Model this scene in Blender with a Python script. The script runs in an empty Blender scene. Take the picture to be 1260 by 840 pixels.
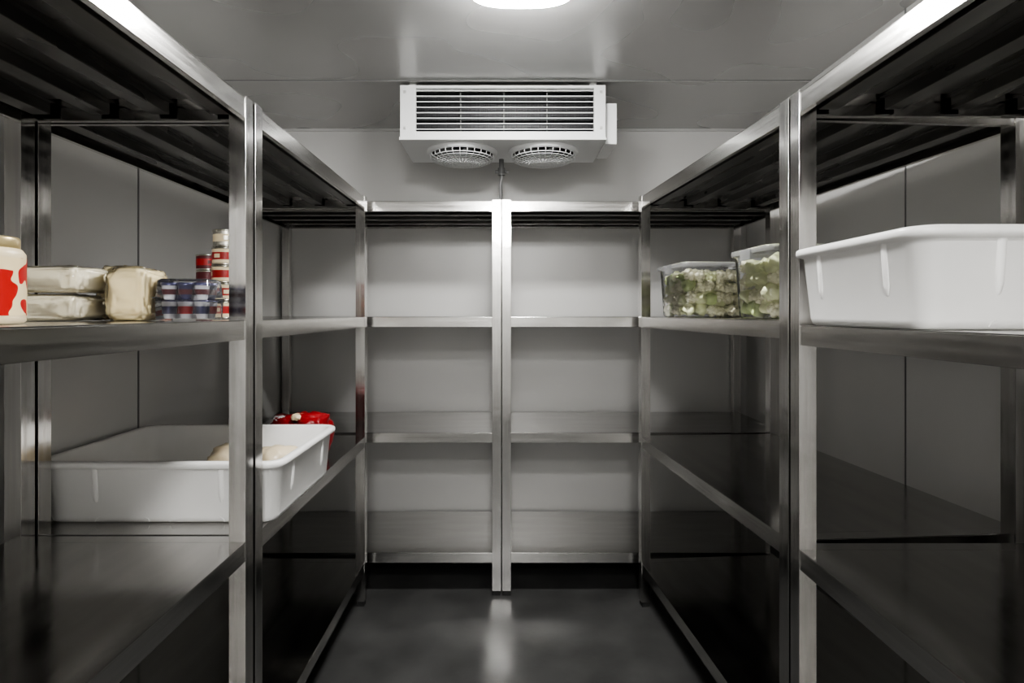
import bpy, bmesh, math, random
from mathutils import Vector, Matrix, noise
random.seed(7)
S = bpy.context.scene
S.view_settings.view_transform = 'AgX'
S.view_settings.look = 'AgX - Medium High Contrast'
S.view_settings.exposure = 0.28

# ------------------------------------------------ materials
def mat(name, col, rough=.5, metal=0., bump=None, var=None, coat=0., emis=None, **kw):
    m = bpy.data.materials.new(name); m.use_nodes = True
    nt = m.node_tree; N = nt.nodes; L = nt.links
    p = N['Principled BSDF']
    p.inputs['Base Color'].default_value = (*col, 1)
    p.inputs['Roughness'].default_value = rough
    p.inputs['Metallic'].default_value = metal
    p.inputs['Coat Weight'].default_value = coat
    p.inputs['Coat Roughness'].default_value = .12
    if emis:
        p.inputs['Emission Color'].default_value = (*emis[0], 1)
        p.inputs['Emission Strength'].default_value = emis[1]
    tc = N.new('ShaderNodeTexCoord')
    def nz(scale, stretch=(1,1,1), detail=4):
        mp = N.new('ShaderNodeMapping'); mp.inputs['Scale'].default_value = stretch
        L.new(tc.outputs['Object'], mp.inputs['Vector'])
        n = N.new('ShaderNodeTexNoise'); n.inputs['Scale'].default_value = scale
        n.inputs['Detail'].default_value = detail
        L.new(mp.outputs[0], n.inputs['Vector']); return n
    if var:  # (scale, stretch, darkmul, lightmul, rlo, rhi)
        n = nz(var[0], var[1])
        r = N.new('ShaderNodeMapRange'); r.inputs['From Min'].default_value=.3; r.inputs['From Max'].default_value=.7
        r.inputs['To Min'].default_value = var[2]; r.inputs['To Max'].default_value = var[3]
        L.new(n.outputs['Fac'], r.inputs['Value'])
        mx = N.new('ShaderNodeVectorMath'); mx.operation='SCALE'; mx.inputs[0].default_value = col
        L.new(r.outputs[0], mx.inputs['Scale']); L.new(mx.outputs[0], p.inputs['Base Color'])
        if len(var) > 4:
            n2 = nz(var[0]*.6+1, var[1], 1)
            r2 = N.new('ShaderNodeMapRange'); r2.inputs['From Min'].default_value=.3; r2.inputs['From Max'].default_value=.7
            r2.inputs['To Min'].default_value = var[4]; r2.inputs['To Max'].default_value = var[5]
            L.new(n2.outputs['Fac'], r2.inputs['Value']); L.new(r2.outputs[0], p.inputs['Roughness'])
    if bump:
        n = nz(bump[0], bump[1]); b = N.new('ShaderNodeBump')
        b.inputs['Strength'].default_value = bump[2]; b.inputs['Distance'].default_value = bump[3]
        L.new(n.outputs['Fac'], b.inputs['Height']); L.new(b.outputs[0], p.inputs['Normal'])
    return m

def clear(name, tint=(1,1,1), haze=.06, bump=0.):
    m = bpy.data.materials.new(name); m.use_nodes = True
    nt = m.node_tree; N = nt.nodes; L = nt.links
    N.remove(N['Principled BSDF']); out = N['Material Output']
    t = N.new('ShaderNodeBsdfTransparent'); t.inputs[0].default_value = (*tint,1)
    g = N.new('ShaderNodeBsdfGlossy'); g.inputs['Roughness'].default_value = .08
    d = N.new('ShaderNodeBsdfDiffuse'); d.inputs[0].default_value = (.85,.86,.88,1)
    tr = N.new('ShaderNodeBsdfTranslucent'); tr.inputs[0].default_value = (.85,.86,.88,1)
    dm = N.new('ShaderNodeMixShader'); dm.inputs[0].default_value=.5
    L.new(d.outputs[0], dm.inputs[1]); L.new(tr.outputs[0], dm.inputs[2])
    f = N.new('ShaderNodeFresnel'); f.inputs[0].default_value = 1.45
    a = N.new('ShaderNodeMixShader'); b = N.new('ShaderNodeMixShader')
    a.inputs[0].default_value = haze
    L.new(t.outputs[0], a.inputs[1]); L.new(dm.outputs[0], a.inputs[2])
    L.new(f.outputs[0], b.inputs[0]); L.new(a.outputs[0], b.inputs[1]); L.new(g.outputs[0], b.inputs[2])
    L.new(b.outputs[0], out.inputs[0])
    if bump:
        tc = N.new('ShaderNodeTexCoord'); n = N.new('ShaderNodeTexNoise'); n.inputs['Scale'].default_value = 45
        bp = N.new('ShaderNodeBump'); bp.inputs['Strength'].default_value = bump; bp.inputs['Distance'].default_value=.004
        L.new(tc.outputs['Object'], n.inputs['Vector']); L.new(n.outputs['Fac'], bp.inputs['Height'])
        L.new(bp.outputs[0], g.inputs['Normal']); L.new(bp.outputs[0], f.inputs['Normal'])
    return m

M_wall = mat('painted_steel_panel', (.60,.596,.585), .33, .15, var=(1.6,(1,1,1),.97,1.03,.30,.36), bump=(2.0,(1,1,1),.12,.01))
M_ceil = mat('ceiling_panel', (.46,.457,.45), .27, .40, var=(1.2,(1,1,1),.97,1.03,.26,.29), bump=(1.5,(1,1,1),.10,.01))
M_floor = mat('dark_resin_floor', (.055,.055,.054), .38, 0., var=(5,(1,1,1),.75,1.35,.32,.46), bump=(60,(1,1,1),.10,.002))
M_steel_v = mat('brushed_steel_upright', (.62,.61,.595), .17, 1., var=(3,(30,30,1),.9,1.08,.12,.21), bump=(2.2,(1,1,1.2),.35,.01))
M_steel_h = mat('brushed_steel_lip', (.70,.69,.67), .2, 1., var=(3,(1,12,30),.94,1.05,.15,.24), bump=(2.5,(1,1,1),.2,.008))
M_deck = mat('steel_deck', (.46,.452,.44), .15, 1., var=(4,(1,5,5),.92,1.06,.12,.19), bump=(3,(1,2,1),.10,.01))
M_under = mat('steel_underside_shade', (.22,.216,.21), .30, 1., var=(4,(1,5,5),.8,1.1,.25,.36))  # shade under the shelves put into a darker steel colour
M_dark = mat('black_rubber', (.02,.02,.02), .6)
M_seam = mat('panel_joint', (.16,.16,.16), .5)
M_seaml = mat('joint_trim', (.55,.55,.54), .35, .3)
M_white = mat('powder_white', (.76,.77,.77), .4)
M_fin = mat('coil_aluminium', (.025,.025,.027), .45, .5, var=(2,(220,1,1),.3,1.8))
M_blade = mat('fan_black', (.03,.03,.03), .4)
M_tray = mat('white_polyethylene', (.86,.855,.84), .36, var=(6,(1,1,1),.96,1.03), bump=(25,(1,1,1),.06,.002))
M_cheese = mat('cheese_cream', (.93,.86,.66), .42, coat=.7, var=(12,(1,1,1),.93,1.05), bump=(30,(1,1,1),.3,.003))
M_cheese2 = mat('cheese_yellow', (.92,.79,.48), .42, coat=.7, var=(14,(1,1,1),.88,1.06), bump=(30,(1,1,1),.4,.004))
M_film = clear('cling_film', haze=.06, bump=.7)
M_clear = clear('clear_plastic', tint=(.99,.995,.995), haze=.07)
M_lid = clear('frosted_lid', tint=(.99,.99,.995), haze=.32)
M_cau = mat('cauliflower_white', (.94,.91,.70), .6, var=(30,(1,1,1),.94,1.05), bump=(120,(1,1,1),.25,.002))
M_cau2 = mat('leaf_pale_green', (.84,.87,.55), .5, var=(20,(1,1,1),.88,1.1))
M_cau3 = mat('leaf_green', (.56,.66,.30), .5, var=(20,(1,1,1),.75,1.25))
M_red = mat('label_red', (.36,.012,.012), .35, var=(20,(1,1,1),.8,1.1))
M_pack = mat('red_food_wrap', (.26,.008,.012), .3, var=(14,(1,1,1),.6,1.2), bump=(30,(1,1,1),.5,.005))
M_dred = mat('label_dark_red', (.09,.012,.016), .35)
M_cream = mat('label_cream', (.78,.66,.44), .4)
M_tin = mat('tin_plate', (.7,.68,.6), .25, 1.)
M_gold = mat('lid_gold', (.62,.5,.27), .3, .6)
M_purple = mat('foil_lid_blue', (.045,.045,.12), .3, .4)
M_pot = mat('yogurt_pot', (.62,.62,.66), .4)
M_meat = mat('poultry_skin', (.80,.68,.48), .4, coat=.6, var=(10,(1,1,1),.85,1.12), bump=(20,(1,1,1),.6,.006))
M_lamp = mat('lamp_diffuser', (.9,.9,.9), .4, emis=((1,.99,.965), 150))
M_pipe = mat('grey_pvc', (.16,.16,.16), .4)

def label_mat():
    m = mat('jar_label', (.6,.02,.02), .35)
    nt = m.node_tree; N = nt.nodes; L = nt.links; p = N['Principled BSDF']
    tc = N.new('ShaderNodeTexCoord'); mp = N.new('ShaderNodeMapping'); mp.inputs['Scale'].default_value=(1,1,.8)
    n = N.new('ShaderNodeTexNoise'); n.inputs['Scale'].default_value = 55; n.inputs['Detail'].default_value=0
    c = N.new('ShaderNodeValToRGB'); c.color_ramp.interpolation='CONSTANT'
    c.color_ramp.elements[0].color=(.45,.010,.010,1); c.color_ramp.elements[1].position=.56; c.color_ramp.elements[1].color=(.82,.68,.42,1)
    L.new(tc.outputs['Object'], mp.inputs[0]); L.new(mp.outputs[0], n.inputs['Vector']); L.new(n.outputs['Fac'], c.inputs[0]); L.new(c.outputs[0], p.inputs['Base Color'])
    return m
M_label = label_mat()

# ------------------------------------------------ mesh builder
class B:
    def __init__(s): s.v=[]; s.f=[]; s.m=[]; s.sm=[]; s.mats=[]
    def mi(s, m):
        if m not in s.mats: s.mats.append(m)
        return s.mats.index(m)
    def add(s, vs, fs, m, smooth=False):
        o=len(s.v); s.v += [tuple(v) for v in vs]; k=s.mi(m)
        for f in fs: s.f.append(tuple(i+o for i in f)); s.m.append(k); s.sm.append(smooth)
    def box(s, x0,x1,y0,y1,z0,z1,m, M=None):
        vs=[Vector((x,y,z)) for x in (x0,x1) for y in (y0,y1) for z in (z0,z1)]
        if M: vs=[M@v for v in vs]
        s.add(vs,[(0,1,3,2),(4,6,7,5),(0,4,5,1),(2,3,7,6),(0,2,6,4),(1,5,7,3)],m)
    def loft(s, rings, m, cap0=True, cap1=True, smooth=True, closed=True):
        n=len(rings[0]); vs=[p for r in rings for p in r]; fs=[]
        for i in range(len(rings)-1):
            for j in range(n if closed else n-1):
                k=(j+1)%n; fs.append((i*n+j,i*n+k,(i+1)*n+k,(i+1)*n+j))
        s.add(vs,fs,m,smooth)
        if cap0: s.add(rings[0],[tuple(reversed(range(n)))],m)
        if cap1: s.add(rings[-1],[tuple(range(n))],m)
    def lathe(s, prof, m, c=(0,0), n=32, cap0=True, cap1=True):
        rings=[[(c[0]+r*math.cos(2*math.pi*k/n), c[1]+r*math.sin(2*math.pi*k/n), z) for k in range(n)] for r,z in prof]
        s.loft(rings,m,cap0,cap1)
    def tube(s, pts, r, m, n=8, closed=False):
        pts=[Vector(p) for p in pts]; rings=[]; N=len(pts)
        for i,p in enumerate(pts):
            a=pts[(i-1)%N] if (closed or i>0) else p; b=pts[(i+1)%N] if (closed or i<N-1) else p
            t=(b-a).normalized(); u=t.cross(Vector((0,0,1)))
            if u.length<.05: u=t.cross(Vector((1,0,0)))
            u.normalize(); w=t.cross(u)
            rings.append([p+u*r*math.cos(2*math.pi*k/n)+w*r*math.sin(2*math.pi*k/n) for k in range(n)])
        if closed: rings.append(rings[0]); s.loft(rings,m,False,False)
        else: s.loft(rings,m)
    def sphere(s, c, r, m, sub=1, amp=0, fr=20, sc=(1,1,1)):
        bm=bmesh.new(); bmesh.ops.create_icosphere(bm, subdivisions=sub, radius=1)
        c=Vector(c); vs=[]
        for v in bm.verts:
            k=1+amp*noise.noise((v.co*r+c)*fr)
            vs.append(c+Vector((v.co.x*r*sc[0]*k,v.co.y*r*sc[1]*k,v.co.z*r*sc[2]*k)))
        s.add(vs,[tuple(v.index for v in f.verts) for f in bm.faces],m,True); bm.free()
    def make(s, name, loc=(0,0,0), rz=0, bevel=0, parent=None):
        me=bpy.data.meshes.new(name); me.from_pydata(s.v,[],s.f)
        for m in s.mats: me.materials.append(m)
        for p,k,q in zip(me.polygons,s.m,s.sm): p.material_index=k; p.use_smooth=q
        me.validate()
        bm=bmesh.new(); bm.from_mesh(me); bmesh.ops.recalc_face_normals(bm, faces=bm.faces); bm.to_mesh(me); bm.free()
        o=bpy.data.objects.new(name,me); S.collection.objects.link(o)
        o.location=loc; o.rotation_euler=(0,0,rz)
        if bevel:
            b=o.modifiers.new('bevel','BEVEL'); b.width=bevel; b.segments=2; b.limit_method='ANGLE'; b.angle_limit=.7
        if parent: o.parent=parent
        return o

def rr(hx,hy,r,z,n=6,c=(0,0)):
    r=min(r,hx-1e-4,hy-1e-4); out=[]
    for q,(sx,sy) in enumerate([(1,1),(-1,1),(-1,-1),(1,-1)]):
        for k in range(n+1):
            a=math.pi/2*(q+k/n)
            out.append((c[0]+sx*(hx-r)+r*math.cos(a), c[1]+sy*(hy-r)+r*math.sin(a), z))
    return out

# ------------------------------------------------ room
XL,XR,YN,YF,H = -1.215,1.335,-1.9,3.13,2.29
def panel(name,x0,x1,y0,y1,z0,z1,m):
    b=B(); b.box(x0,x1,y0,y1,z0,z1,m); return b.make(name)
panel('floor',XL-.1,XR+.1,YN-.1,YF+.1,-.1,0,M_floor)
panel('ceiling',XL-.1,XR+.1,YN-.1,YF+.1,H,H+.1,M_ceil)
panel('wall_left',XL-.1,XL,YN,YF,0,H,M_wall)
panel('wall_right',XR,XR+.1,YN,YF,0,H,M_wall)
panel('wall_far',XL-.1,XR+.1,YF,YF+.1,0,H,M_wall)
panel('wall_near',XL-.1,XR+.1,YN-.1,YN,0,H,M_wall)
ti=1
def trim(*a):
    global ti
    panel(f'trim_{ti}',*a); ti+=1
for y in (1.89,.7,-.5):
    trim(XL,XL+.002,y-.003,y+.003,0,H,M_seam)
    trim(XR-.002,XR,y-.003,y+.003,0,H,M_seam)
for y in (2.47,1.0,-.5):
    trim(XL,XR,y-.0025,y+.0025,H-.002,H,M_seam)
    trim(XL,XR,y+.0025,y+.010,H-.003,H,M_seaml)
trim(XL,XR,YF-.012,YF,H-.012,H,M_seaml)
trim(XL,XL+.02,YN,YF,0,.06,M_seaml); trim(XR-.02,XR,YN,YF,0,.06,M_seaml); trim(XL,XR,YF-.02,YF,0,.06,M_seaml)
# door behind the photographer
DY=YN+.004
b=B(); b.box(-.45,.45,DY,DY+.05,.02,2.0,M_wall); b.box(-.5,-.452,DY,DY+.03,0,2.05,M_steel_v); b.box(.452,.5,DY,DY+.03,0,2.05,M_steel_v)
b.box(-.5,.5,DY,DY+.03,2.002,2.05,M_steel_h); b.box(.36,.40,DY+.05,DY+.10,1.0,1.2,M_dark); b.make('door_1',bevel=.003)

# ------------------------------------------------ lamps
def lamp(x,y):
    b=B(); n=40
    def ell(rx,ry,z): 
        return [(rx*math.copysign(abs(math.cos(t))**.75,math.cos(t)), ry*math.copysign(abs(math.sin(t))**.75,math.sin(t)), z) for t in [2*math.pi*k/n for k in range(n)]]
    b.loft([ell(.185,.115,0),ell(.188,.118,-.012),ell(.18,.11,-.03),ell(.165,.098,-.03)],M_white)
    b.loft([ell(.165,.098,-.03),ell(.163,.096,-.045),ell(.15,.085,-.062),ell(.11,.055,-.073),ell(.04,.02,-.077)],M_lamp)
    b.make('ceiling_lamp',(x,y,H-.001))
lamp(.053,1.685); lamp(.04,-.35); lamp(.04,-1.3)  # last one is unseen, added to brighten the shelf lips

# ------------------------------------------------ shelving units
P=.04
def shelving(L,D,levels,loc,rz):
    b=B(); top=max(levels)
    for x0 in (0,L-P):
        for y0 in (0,D-P):
            b.box(x0,x0+P,y0,y0+P,.022,top+.006,M_steel_v)
            b.box(x0+.004,x0+P-.004,y0+.004,y0+P-.004,0,.022,M_dark)
    lh=.046; e=.002; t=.0015
    for z in levels:
        b.box(P,L-P,e,D-e,z-.002,z,M_deck)
        b.box(e,P,P,D-P,z-.002,z,M_deck); b.box(L-P,L-e,P,D-P,z-.002,z,M_deck)
        b.box(P+.002,L-P-.002,e+.02,D-e-.02,z-.0032,z-.0022,M_under)  # dark sheet that paints shade onto the deck's underside
        for ya,yb,yc,yd in ((e,e+t,e+t,e+.014),(D-e-t,D-e,D-e-.014,D-e-t)):
            b.box(P,L-P,ya,yb,z-lh,z-.002,M_steel_h)
            b.box(P,L-P,yc,yd,z-lh,z-lh+t,M_steel_h)
        for xa,xb,xc,xd in ((e,e+t,e+t,e+.014),(L-e-t,L-e,L-e-.014,L-e-t)):
            b.box(xa,xb,P,D-P,z-lh,z-.002,M_deck)
            b.box(xc,xd,P,D-P,z-lh,z-lh+t,M_deck)
        k=4
        for i in range(k):   # hat-section stiffeners
            yc=D*(i+.5)/k; w=.022
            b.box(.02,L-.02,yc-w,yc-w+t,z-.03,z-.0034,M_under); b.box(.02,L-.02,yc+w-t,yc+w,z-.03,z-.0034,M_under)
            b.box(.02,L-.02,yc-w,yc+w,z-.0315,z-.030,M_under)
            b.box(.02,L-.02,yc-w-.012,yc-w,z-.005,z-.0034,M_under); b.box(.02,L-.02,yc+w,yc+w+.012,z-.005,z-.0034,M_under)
    return b.make('steel_shelving_unit',loc,rz,bevel=.0022)
LV=[.195,.739,1.263,1.787]
R=math.radians
shelving(1.10,.57,LV,(-.609,.282,0),R(90))
shelving(1.13,.57,LV,(-.606,1.388,0),R(90))
shelving(1.187,.54,LV,(-1.2,2.575,0),0)
shelving(1.29,.54,LV,(-.008,2.575,0),0)
shelving(1.16,.62,LV,(.595,2.512,0),R(-90+4.1))
shelving(1.10,.62,[.195,.735,1.252,1.787],(.680,1.350,0),R(-90))

# ------------------------------------------------ evaporator
root=bpy.data.objects.new('evaporator_cooling_unit',None); S.collection.objects.link(root)
x0,x1,y0,y1,z0,z1=-.452,.443,2.48,2.85,2.045,2.272
b=B()
t=.003
b.box(x0,x1,y0,y1,z1-t,z1,M_white); b.box(x0,x0+t,y0,y1,z0,z1,M_white); b.box(x1-t,x1,y0,y1,z0,z1,M_white)
b.box(x0,x1,y1-t,y1,z0,z1,M_white)
b.box(x0,x0+.068,y0-.004,y0+.02,z0,z1,M_white); b.box(x1-.05,x1,y0-.004,y0+.02,z0,z1,M_white)
b.box(x0+.068,x1-.05,y0-.002,y0+.02,z1-.012,z1,M_white); b.box(x0+.068,x1-.05,y0-.002,y0+.02,z0,z0+.026,M_white)
b.box(x0-.004,x1+.004,y0-.008,y1,z0-.012,z0,M_white)
for xx in (x0+.02,x1-.02):
    for zz in (z0+.04,z1-.03): b.box(xx-.006,xx+.006,y0-.008,y0-.003,zz-.006,zz+.006,M_seaml)
b.make('casing',parent=root,bevel=.003)
b=B(); b.box(x0+.06,x1-.045,y0+.06,y0+.2,z0+.005,z1-.01,M_fin); 
for k in range(5):
    zz=z0+.05+k*.04
    b.tube([(x0+.05,y0+.05,zz),(x1-.045,y0+.05,zz)],.003,M_fin)
b.make('coil',parent=root)
b=B()
n=8
for k in range(n):
    zz=z0+.040+k*(z1-z0-.060)/(n-1)
    Mx=Matrix.Translation((0,y0+.012,zz))@Matrix.Rotation(R(14),4,'X')
    b.box(x0+.066,x1-.048,-.012,.012,-.0018,.0018,M_white,Mx)
for xx in (-.19,.0,.19): b.box(xx-.002,xx+.002,y0+.02,y0+.03,z0+.02,z1-.01,M_seam)
b.make('louvres',parent=root)
b=B(); b.box(x1+.004,x1+.055,y0+.03,y0+.27,z0-.02,z0+.16,M_white); b.box(x1+.055,x1+.058,y0+.04,y0+.26,z0-.01,z0+.15,M_white); b.make('junction_box',parent=root,bevel=.004)
for i,cx in enumerate((-.195,.185)):
    b=B(); cy=y0+.185; zb=z0-.012
    b.lathe([(.165,zb),(.165,zb-.006),(.152,zb-.018),(.146,zb-.018),(.146,zb)],M_white,(cx,cy),40,False,False)
    b.lathe([(.145,zb-.0015),(.02,zb-.0015)],M_blade,(cx,cy),40,True,True)
    for k in range(9):
        r=.145-.014*k; z=zb-.026-.030*math.sqrt(max(0,1-(r/.15)**2))
        b.tube([(cx+r*math.cos(2*math.pi*q/36),cy+r*math.sin(2*math.pi*q/36),z) for q in range(36)],.0022,M_white,5,True)
    for q in range(28):
        a=2*math.pi*q/28
        b.tube([(cx+.150*math.cos(a),cy+.150*math.sin(a),zb-.008)]+[(cx+r*math.cos(a),cy+r*math.sin(a),zb-.026-.030*math.sqrt(max(0,1-(r/.15)**2))) for r in (.148,.12,.08,.03)],.0022,M_white,5)
    b.lathe([(.03,zb-.058),(.032,zb-.054),(.03,zb-.04)],M_white,(cx,cy),20)
    for q in range(5):
        a=2*math.pi*q/5
        Mx=Matrix.Translation((cx,cy,zb-.014))@Matrix.Rotation(a,4,'Z')@Matrix.Rotation(R(20),4,'X')
        b.box(.03,.135,-.03,.03,-.001,.001,M_seam,Mx)
    b.make(f'fan_{i+1}',parent=root)
b=B()
for xx in (x0+.05,x1-.05):
    for yy in (y0+.05,y1-.05): b.box(xx-.015,xx+.015,yy-.02,yy+.02,z1,H,M_seaml)
b.make('hangers',parent=root)
b=B(); px=-.012; py=2.79
b.tube([(px,py,z0-.012),(px,py,1.99)],.012,M_pipe,12)
b.tube([(px,py,1.99),(px,py,1.955)],.018,M_pipe,12)
b.tube([(px-.03,py,1.972),(px+.035,py,1.972)],.008,M_pipe,10)
b.tube([(px,py,1.96),(px-.004,py,1.90),(px-.002,py+.01,1.84),(px,py+.05,1.815),(px,py+.15,1.81),(px,YF-.002,1.81)],.009,M_pipe,10)
b.make('drain_pipe',parent=root)

# ------------------------------------------------ trays
def tray(name,hx,hy,h,loc,rz,ribs=True):
    b=B(); d=.014
    o=[rr(hx-d-.024,hy-d-.024,.024,.0),rr(hx-d-.015,hy-d-.015,.032,.004),rr(hx-d-.011,hy-d-.011,.036,.016),
       rr(hx-.014,hy-.014,.040,h-.022),rr(hx-.012,hy-.012,.040,h-.02),rr(hx-.001,hy-.001,.046,h-.016),
       rr(hx,hy,.047,h-.010),rr(hx-.001,hy-.001,.046,h-.003),rr(hx-.006,hy-.006,.042,h),
       rr(hx-.017,hy-.017,.036,h),rr(hx-.022,hy-.022,.034,h-.004),
       rr(hx-d-.018,hy-d-.018,.030,.02),rr(hx-d-.03,hy-d-.03,.022,.007)]
    b.loft(o,M_tray,True,True)
    # half-round vertical ribs that fade into the wall
    def rib(px,py,tx,ty):
        nx,ny=ty,-tx; rings=[]
        for z,off,w in ((h-.017,.000,.010),(h*.7,-.0015,.009),(h*.45,-.004,.008),(h*.36,-.0075,.006),(h*.32,-.012,.003)):
            ring=[]
            for q in range(9):
                a=math.pi*q/8
                ring.append((px+tx*w*math.cos(a)+nx*(off-.006+.007*math.sin(a)), py+ty*w*math.cos(a)+ny*(off-.006+.007*math.sin(a)), z))
            rings.append(ring)
        b.loft(rings,M_tray,True,True,True,False)
    for fx in (-.5,.5):
        rib(hx*fx,-hy+.012,1,0); rib(hx*fx,hy-.012,-1,0)
    for fy in (-.5,.5):
        rib(hx-.012,hy*fy,0,1); rib(-hx+.012,hy*fy,0,-1)
    for fx in (-.3,.3):
        for sy in (-1,1):
            b.tube([(hx*fx+.07*math.cos(a), sy*(hy-d-.0118), .005+.022*math.sin(a)) for a in [math.pi*k/10 for k in range(11)]],.0012,M_tray,5)
    return b.make(name,loc,rz)
tray('food_storage_tray',.322,.250,.163,(-.884,1.686,.7395),0)
tray('food_storage_tray',.290,.205,.168,(.940,1.098,1.2525),R(0))

def lump(b,hx,hy,hz,c,m,amp=.08,fr=9,p=.45):
    bm=bmesh.new(); bmesh.ops.create_icosphere(bm,subdivisions=4,radius=1); vs=[]
    f=lambda v,e: math.copysign(abs(v)**e,v)
    for v in bm.verts:
        k=1+amp*noise.noise(v.co*2.2+Vector(c)*fr)+amp*.4*noise.noise(v.co*6+Vector(c)*fr)
        vs.append((c[0]+f(v.co.x,p)*hx*k, c[1]+f(v.co.y,p)*hy*k, c[2]+max(-hz,f(v.co.z,p)*hz*k)))
    b.add(vs,[tuple(v.index for v in q.verts) for q in bm.faces],m,True); bm.free()
b=B(); 
lump(b,.065,.06,.066,(.07,-.02,.066),M_meat,.2,9,.8); lump(b,.06,.07,.062,(-.10,.04,.062),M_meat,.2,9,.8); lump(b,.05,.05,.035,(-.01,-.09,.035),M_meat,.2,9,.8)
b.make('wrapped_poultry',(-.745,1.72,.7485),0)
b=B(); lump(b,.060,.06,.083,(.045,0,.083),M_pack,.25,5,.6); lump(b,.055,.055,.078,(-.055,.01,.078),M_pack,.3,8,.6)
lump(b,.022,.03,.012,(.0,-.02,.157),M_cream,.2,5,.7); lump(b,.02,.02,.010,(-.075,-.02,.150),M_white,.2,5,.7)
b.make('red_frozen_food_pack',(-.755,2.12,.740),R(-6))

# ------------------------------------------------ left eye-level foods
ZL=1.264
def block(name,hx,hy,hz,loc,m,rz=0,film=True):
    b=B(); lump(b,hx,hy,hz,(0,0,hz),m,.10,3,.36)
    if film:
        bm=bmesh.new(); bmesh.ops.create_icosphere(bm,subdivisions=5,radius=1); vs=[]
        f=lambda v,e: math.copysign(abs(v)**e,v)
        for v in bm.verts:
            k=1.07+.10*noise.noise(v.co*4+Vector(loc)*7)+.04*noise.noise(v.co*12)
            vs.append((f(v.co.x,.4)*hx*k, f(v.co.y,.4)*hy*k, max(.0005,hz+f(v.co.z,.4)*hz*k)))
        b.add(vs,[tuple(v.index for v in q.verts) for q in bm.faces],M_film,True); bm.free()
    return b.make(name,loc,rz)
block('wrapped_cheese_block',.090,.050,.0265,(-.940,1.18,ZL),M_cheese,R(2))
block('wrapped_cheese_block',.074,.046,.0265,(-.918,1.18,ZL+.057),M_cheese,R(-3))
block('wrapped_cheese_chunk',.042,.046,.054,(-.785,1.22,ZL),M_cheese2,R(4))
block('wrapped_cheese_chunk',.045,.038,.060,(-.88,1.325,ZL),M_cheese2,R(-12))

def tin(b_lab,b_band,r,h):
    b=B()
    b.lathe([(r*.96,0),(r,.001),(r,.004),(r*.97,.005)],M_tin,cap1=False)
    b.lathe([(r*.97,.005),(r*.97,h*.3)],b_lab,cap0=False,cap1=False)
    b.lathe([(r*.972,h*.3),(r*.972,h*.72)],b_band,cap0=False,cap1=False)
    b.lathe([(r*.97,h*.72),(r*.97,h-.005)],b_lab,cap0=False,cap1=False)
    b.lathe([(r*.97,h-.005),(r,h-.004),(r,h-.001),(r*.95,h-.0005),(r*.93,h-.003),(.002,h-.003)],M_tin,cap0=False)
    # small emblem patches raised on the band
    for a0 in (0,2.1,4.2):
        ring=lambda z,da:[(r*.985*math.cos(a0+da*q/6),r*.985*math.sin(a0+da*q/6),z) for q in range(7)]
        b.loft([ring(h*.40,.5),ring(h*.62,.5)],b_lab,False,False,True,False)
    return b
hT=.048
for k in range(5):
    tb=tin(*( (M_cream,M_red) if k not in(4,) else (M_tin,M_cream) ),.037,hT)
    tb.make('food_tin',(-.760+.002*math.sin(k*2),1.56,ZL+.0003+k*(hT+.0004)),k*.7)
for k in range(4):
    tb=tin(M_dred,M_red if k%2 else M_dred,.034,.045)
    tb.make('food_tin',(-.845,1.63,ZL+.0003+k*.0455),k)

b=B(); pw=.034
for i in range(3):
    for j in range(2):
        c=((i-1)*pw,(j-.5)*pw)
        b.lathe([(.010,.004),(.015,.040)],M_pot,c,16); b.lathe([(.0132,.014),(.0150,.030)],M_red if (i+j)%2 else M_purple,c,16,False,False)
        b.lathe([(.0165,.040),(.0165,.042),(.002,.0425)],M_purple,c,16)
        b.lathe([(.010,.044),(.015,.074)],M_purple if (i+j)%2 else M_pot,c,16); b.lathe([(.0134,.055),(.0152,.066)],M_dred,c,16,False,False)
        b.lathe([(.0168,.074),(.0168,.080),(.002,.0805)],M_purple,c,16)
b.loft([rr(.054,.038,.008,0),rr(.056,.040,.008,.045),rr(.060,.044,.01,.046),rr(.060,.044,.01,.049),rr(.055,.039,.008,.050),rr(.053,.037,.01,.084),rr(.048,.032,.01,.088)],M_clear)
b.make('yogurt_multipack',(-.676,1.225,ZL+.0003),R(2))

b=B()
b.lathe([(.043,0),(.047,.004),(.047,.012)],M_cream,cap1=False)
b.lathe([(.0475,.012),(.0475,.098)],M_label,cap0=False,cap1=False)
b.lathe([(.047,.098),(.047,.104),(.042,.112),(.036,.115),(.036,.118)],M_cream,cap0=False)
b.lathe([(.039,.112),(.040,.113),(.040,.127),(.038,.130),(.002,.130)],M_gold)
b.make('food_jar',(-.774,.85,ZL+.0003),1.4)

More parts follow.
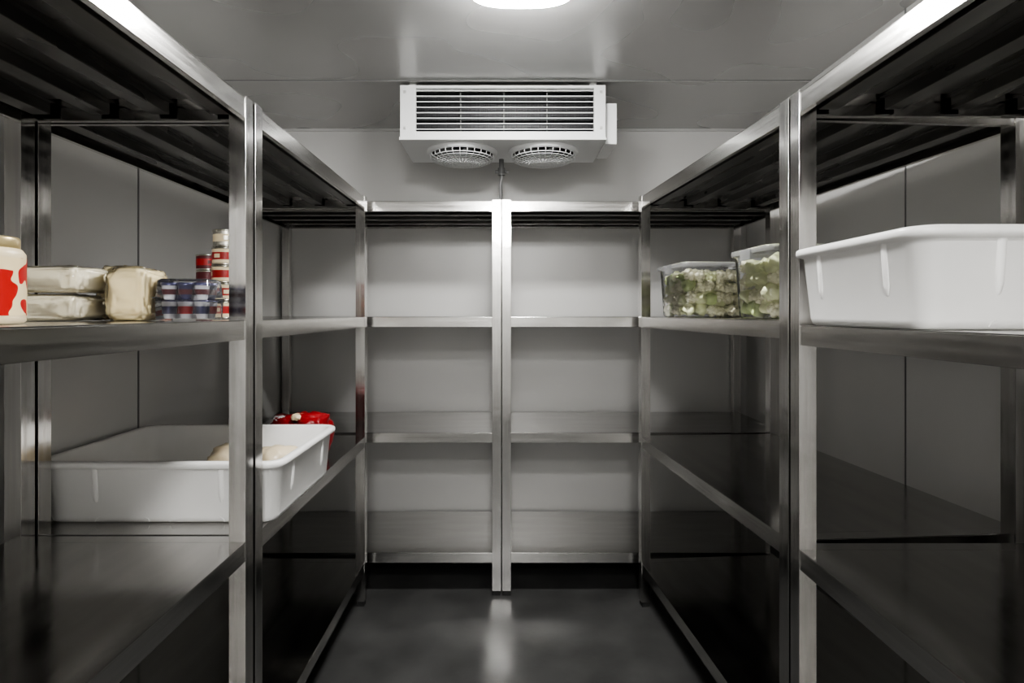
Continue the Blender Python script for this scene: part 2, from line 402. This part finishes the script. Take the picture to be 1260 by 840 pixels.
# ------------------------------------------------ clear food boxes with vegetables
def foodbox(hx,hy,h,loc,rz,green):
    root=bpy.data.objects.new('clear_food_container',None); S.collection.objects.link(root); root.location=loc; root.rotation_euler=(0,0,rz)
    b=B()
    b.loft([rr(hx-.022,hy-.022,.02,0),rr(hx-.016,hy-.016,.024,.006),rr(hx-.006,hy-.006,.028,h-.02),rr(hx-.001,hy-.001,.03,h-.018),rr(hx-.001,hy-.001,.03,h-.012)],M_clear,True,False)
    b.make('box_body',parent=root)
    b=B()
    b.loft([rr(hx+.002,hy+.002,.03,h-.018),rr(hx+.004,hy+.004,.032,h-.012),rr(hx+.003,hy+.003,.032,h-.002),rr(hx-.004,hy-.004,.03,h),rr(hx-.014,hy-.014,.026,h),rr(hx-.018,hy-.018,.024,h-.006)],M_lid,False,True)
    for sx in (-1,1):
        b.box(sx*(hx+.004)-.004,sx*(hx+.004)+.004,-.03,.03,h-.035,h-.006,M_lid)
    b.make('lid',parent=root)
    b=B(); n=0
    zt=h*.80
    # pale filler lump, added to keep gaps between florets from going black
    lump(b,hx-.046,hy-.046,zt/2-.022,(0,0,zt/2-.004),M_cau2,.08,5,.35)
    nx=int(2*hx/.044); ny=int(2*hy/.046); nzz=int(zt/.040)
    for i in range(nx):
        for j in range(ny):
            for k in range(nzz):
                if 0<i<nx-1 and 0<j<ny-1 and k<nzz-1: continue
                c=Vector((-hx+.042+(2*hx-.084)*i/(nx-1)+random.uniform(-.005,.005), -hy+.042+(2*hy-.084)*j/(ny-1)+random.uniform(-.005,.005), .026+(zt-.04)*k/(nzz-1)+random.uniform(-.004,.01)))
                u=random.random()
                if u<green:
                    m=random.choice((M_cau2,M_cau3,M_cau2,M_cau2))
                    for q in range(3):
                        d=Vector([random.uniform(-.006,.006) for _ in range(3)])
                        b.sphere(c+d,.023,m,2,.6,45,(1,random.uniform(.7,1),random.uniform(.7,1)))
                else:
                    m=M_cau if u<.95 else M_cau2
                    b.sphere(c,.021,m,1)
                    for q in range(18):
                        d=Vector([random.gauss(0,1) for _ in range(3)]).normalized()*.017
                        b.sphere(c+d,random.uniform(.007,.010),m,2,.3,160)
    b.make('cauliflower_florets',parent=root)
foodbox(.135,.145,.205,(.780,2.23,1.2640),R(4),.2)
foodbox(.125,.12,.205,(.835,1.665,1.2640),R(3),.4)

# ------------------------------------------------ camera / world
w=bpy.data.worlds.new('world'); S.world=w; w.use_nodes=True
w.node_tree.nodes['Background'].inputs[0].default_value=(0,0,0,1)
cd=bpy.data.cameras.new('camera'); cd.lens=20; cd.sensor_width=36; cd.shift_x=10/1260; cd.shift_y=-35/1260; cd.clip_start=.02
co=bpy.data.objects.new('camera',cd); S.collection.objects.link(co); co.location=(0,0,1.28); co.rotation_euler=(R(90),0,0)
S.camera=co
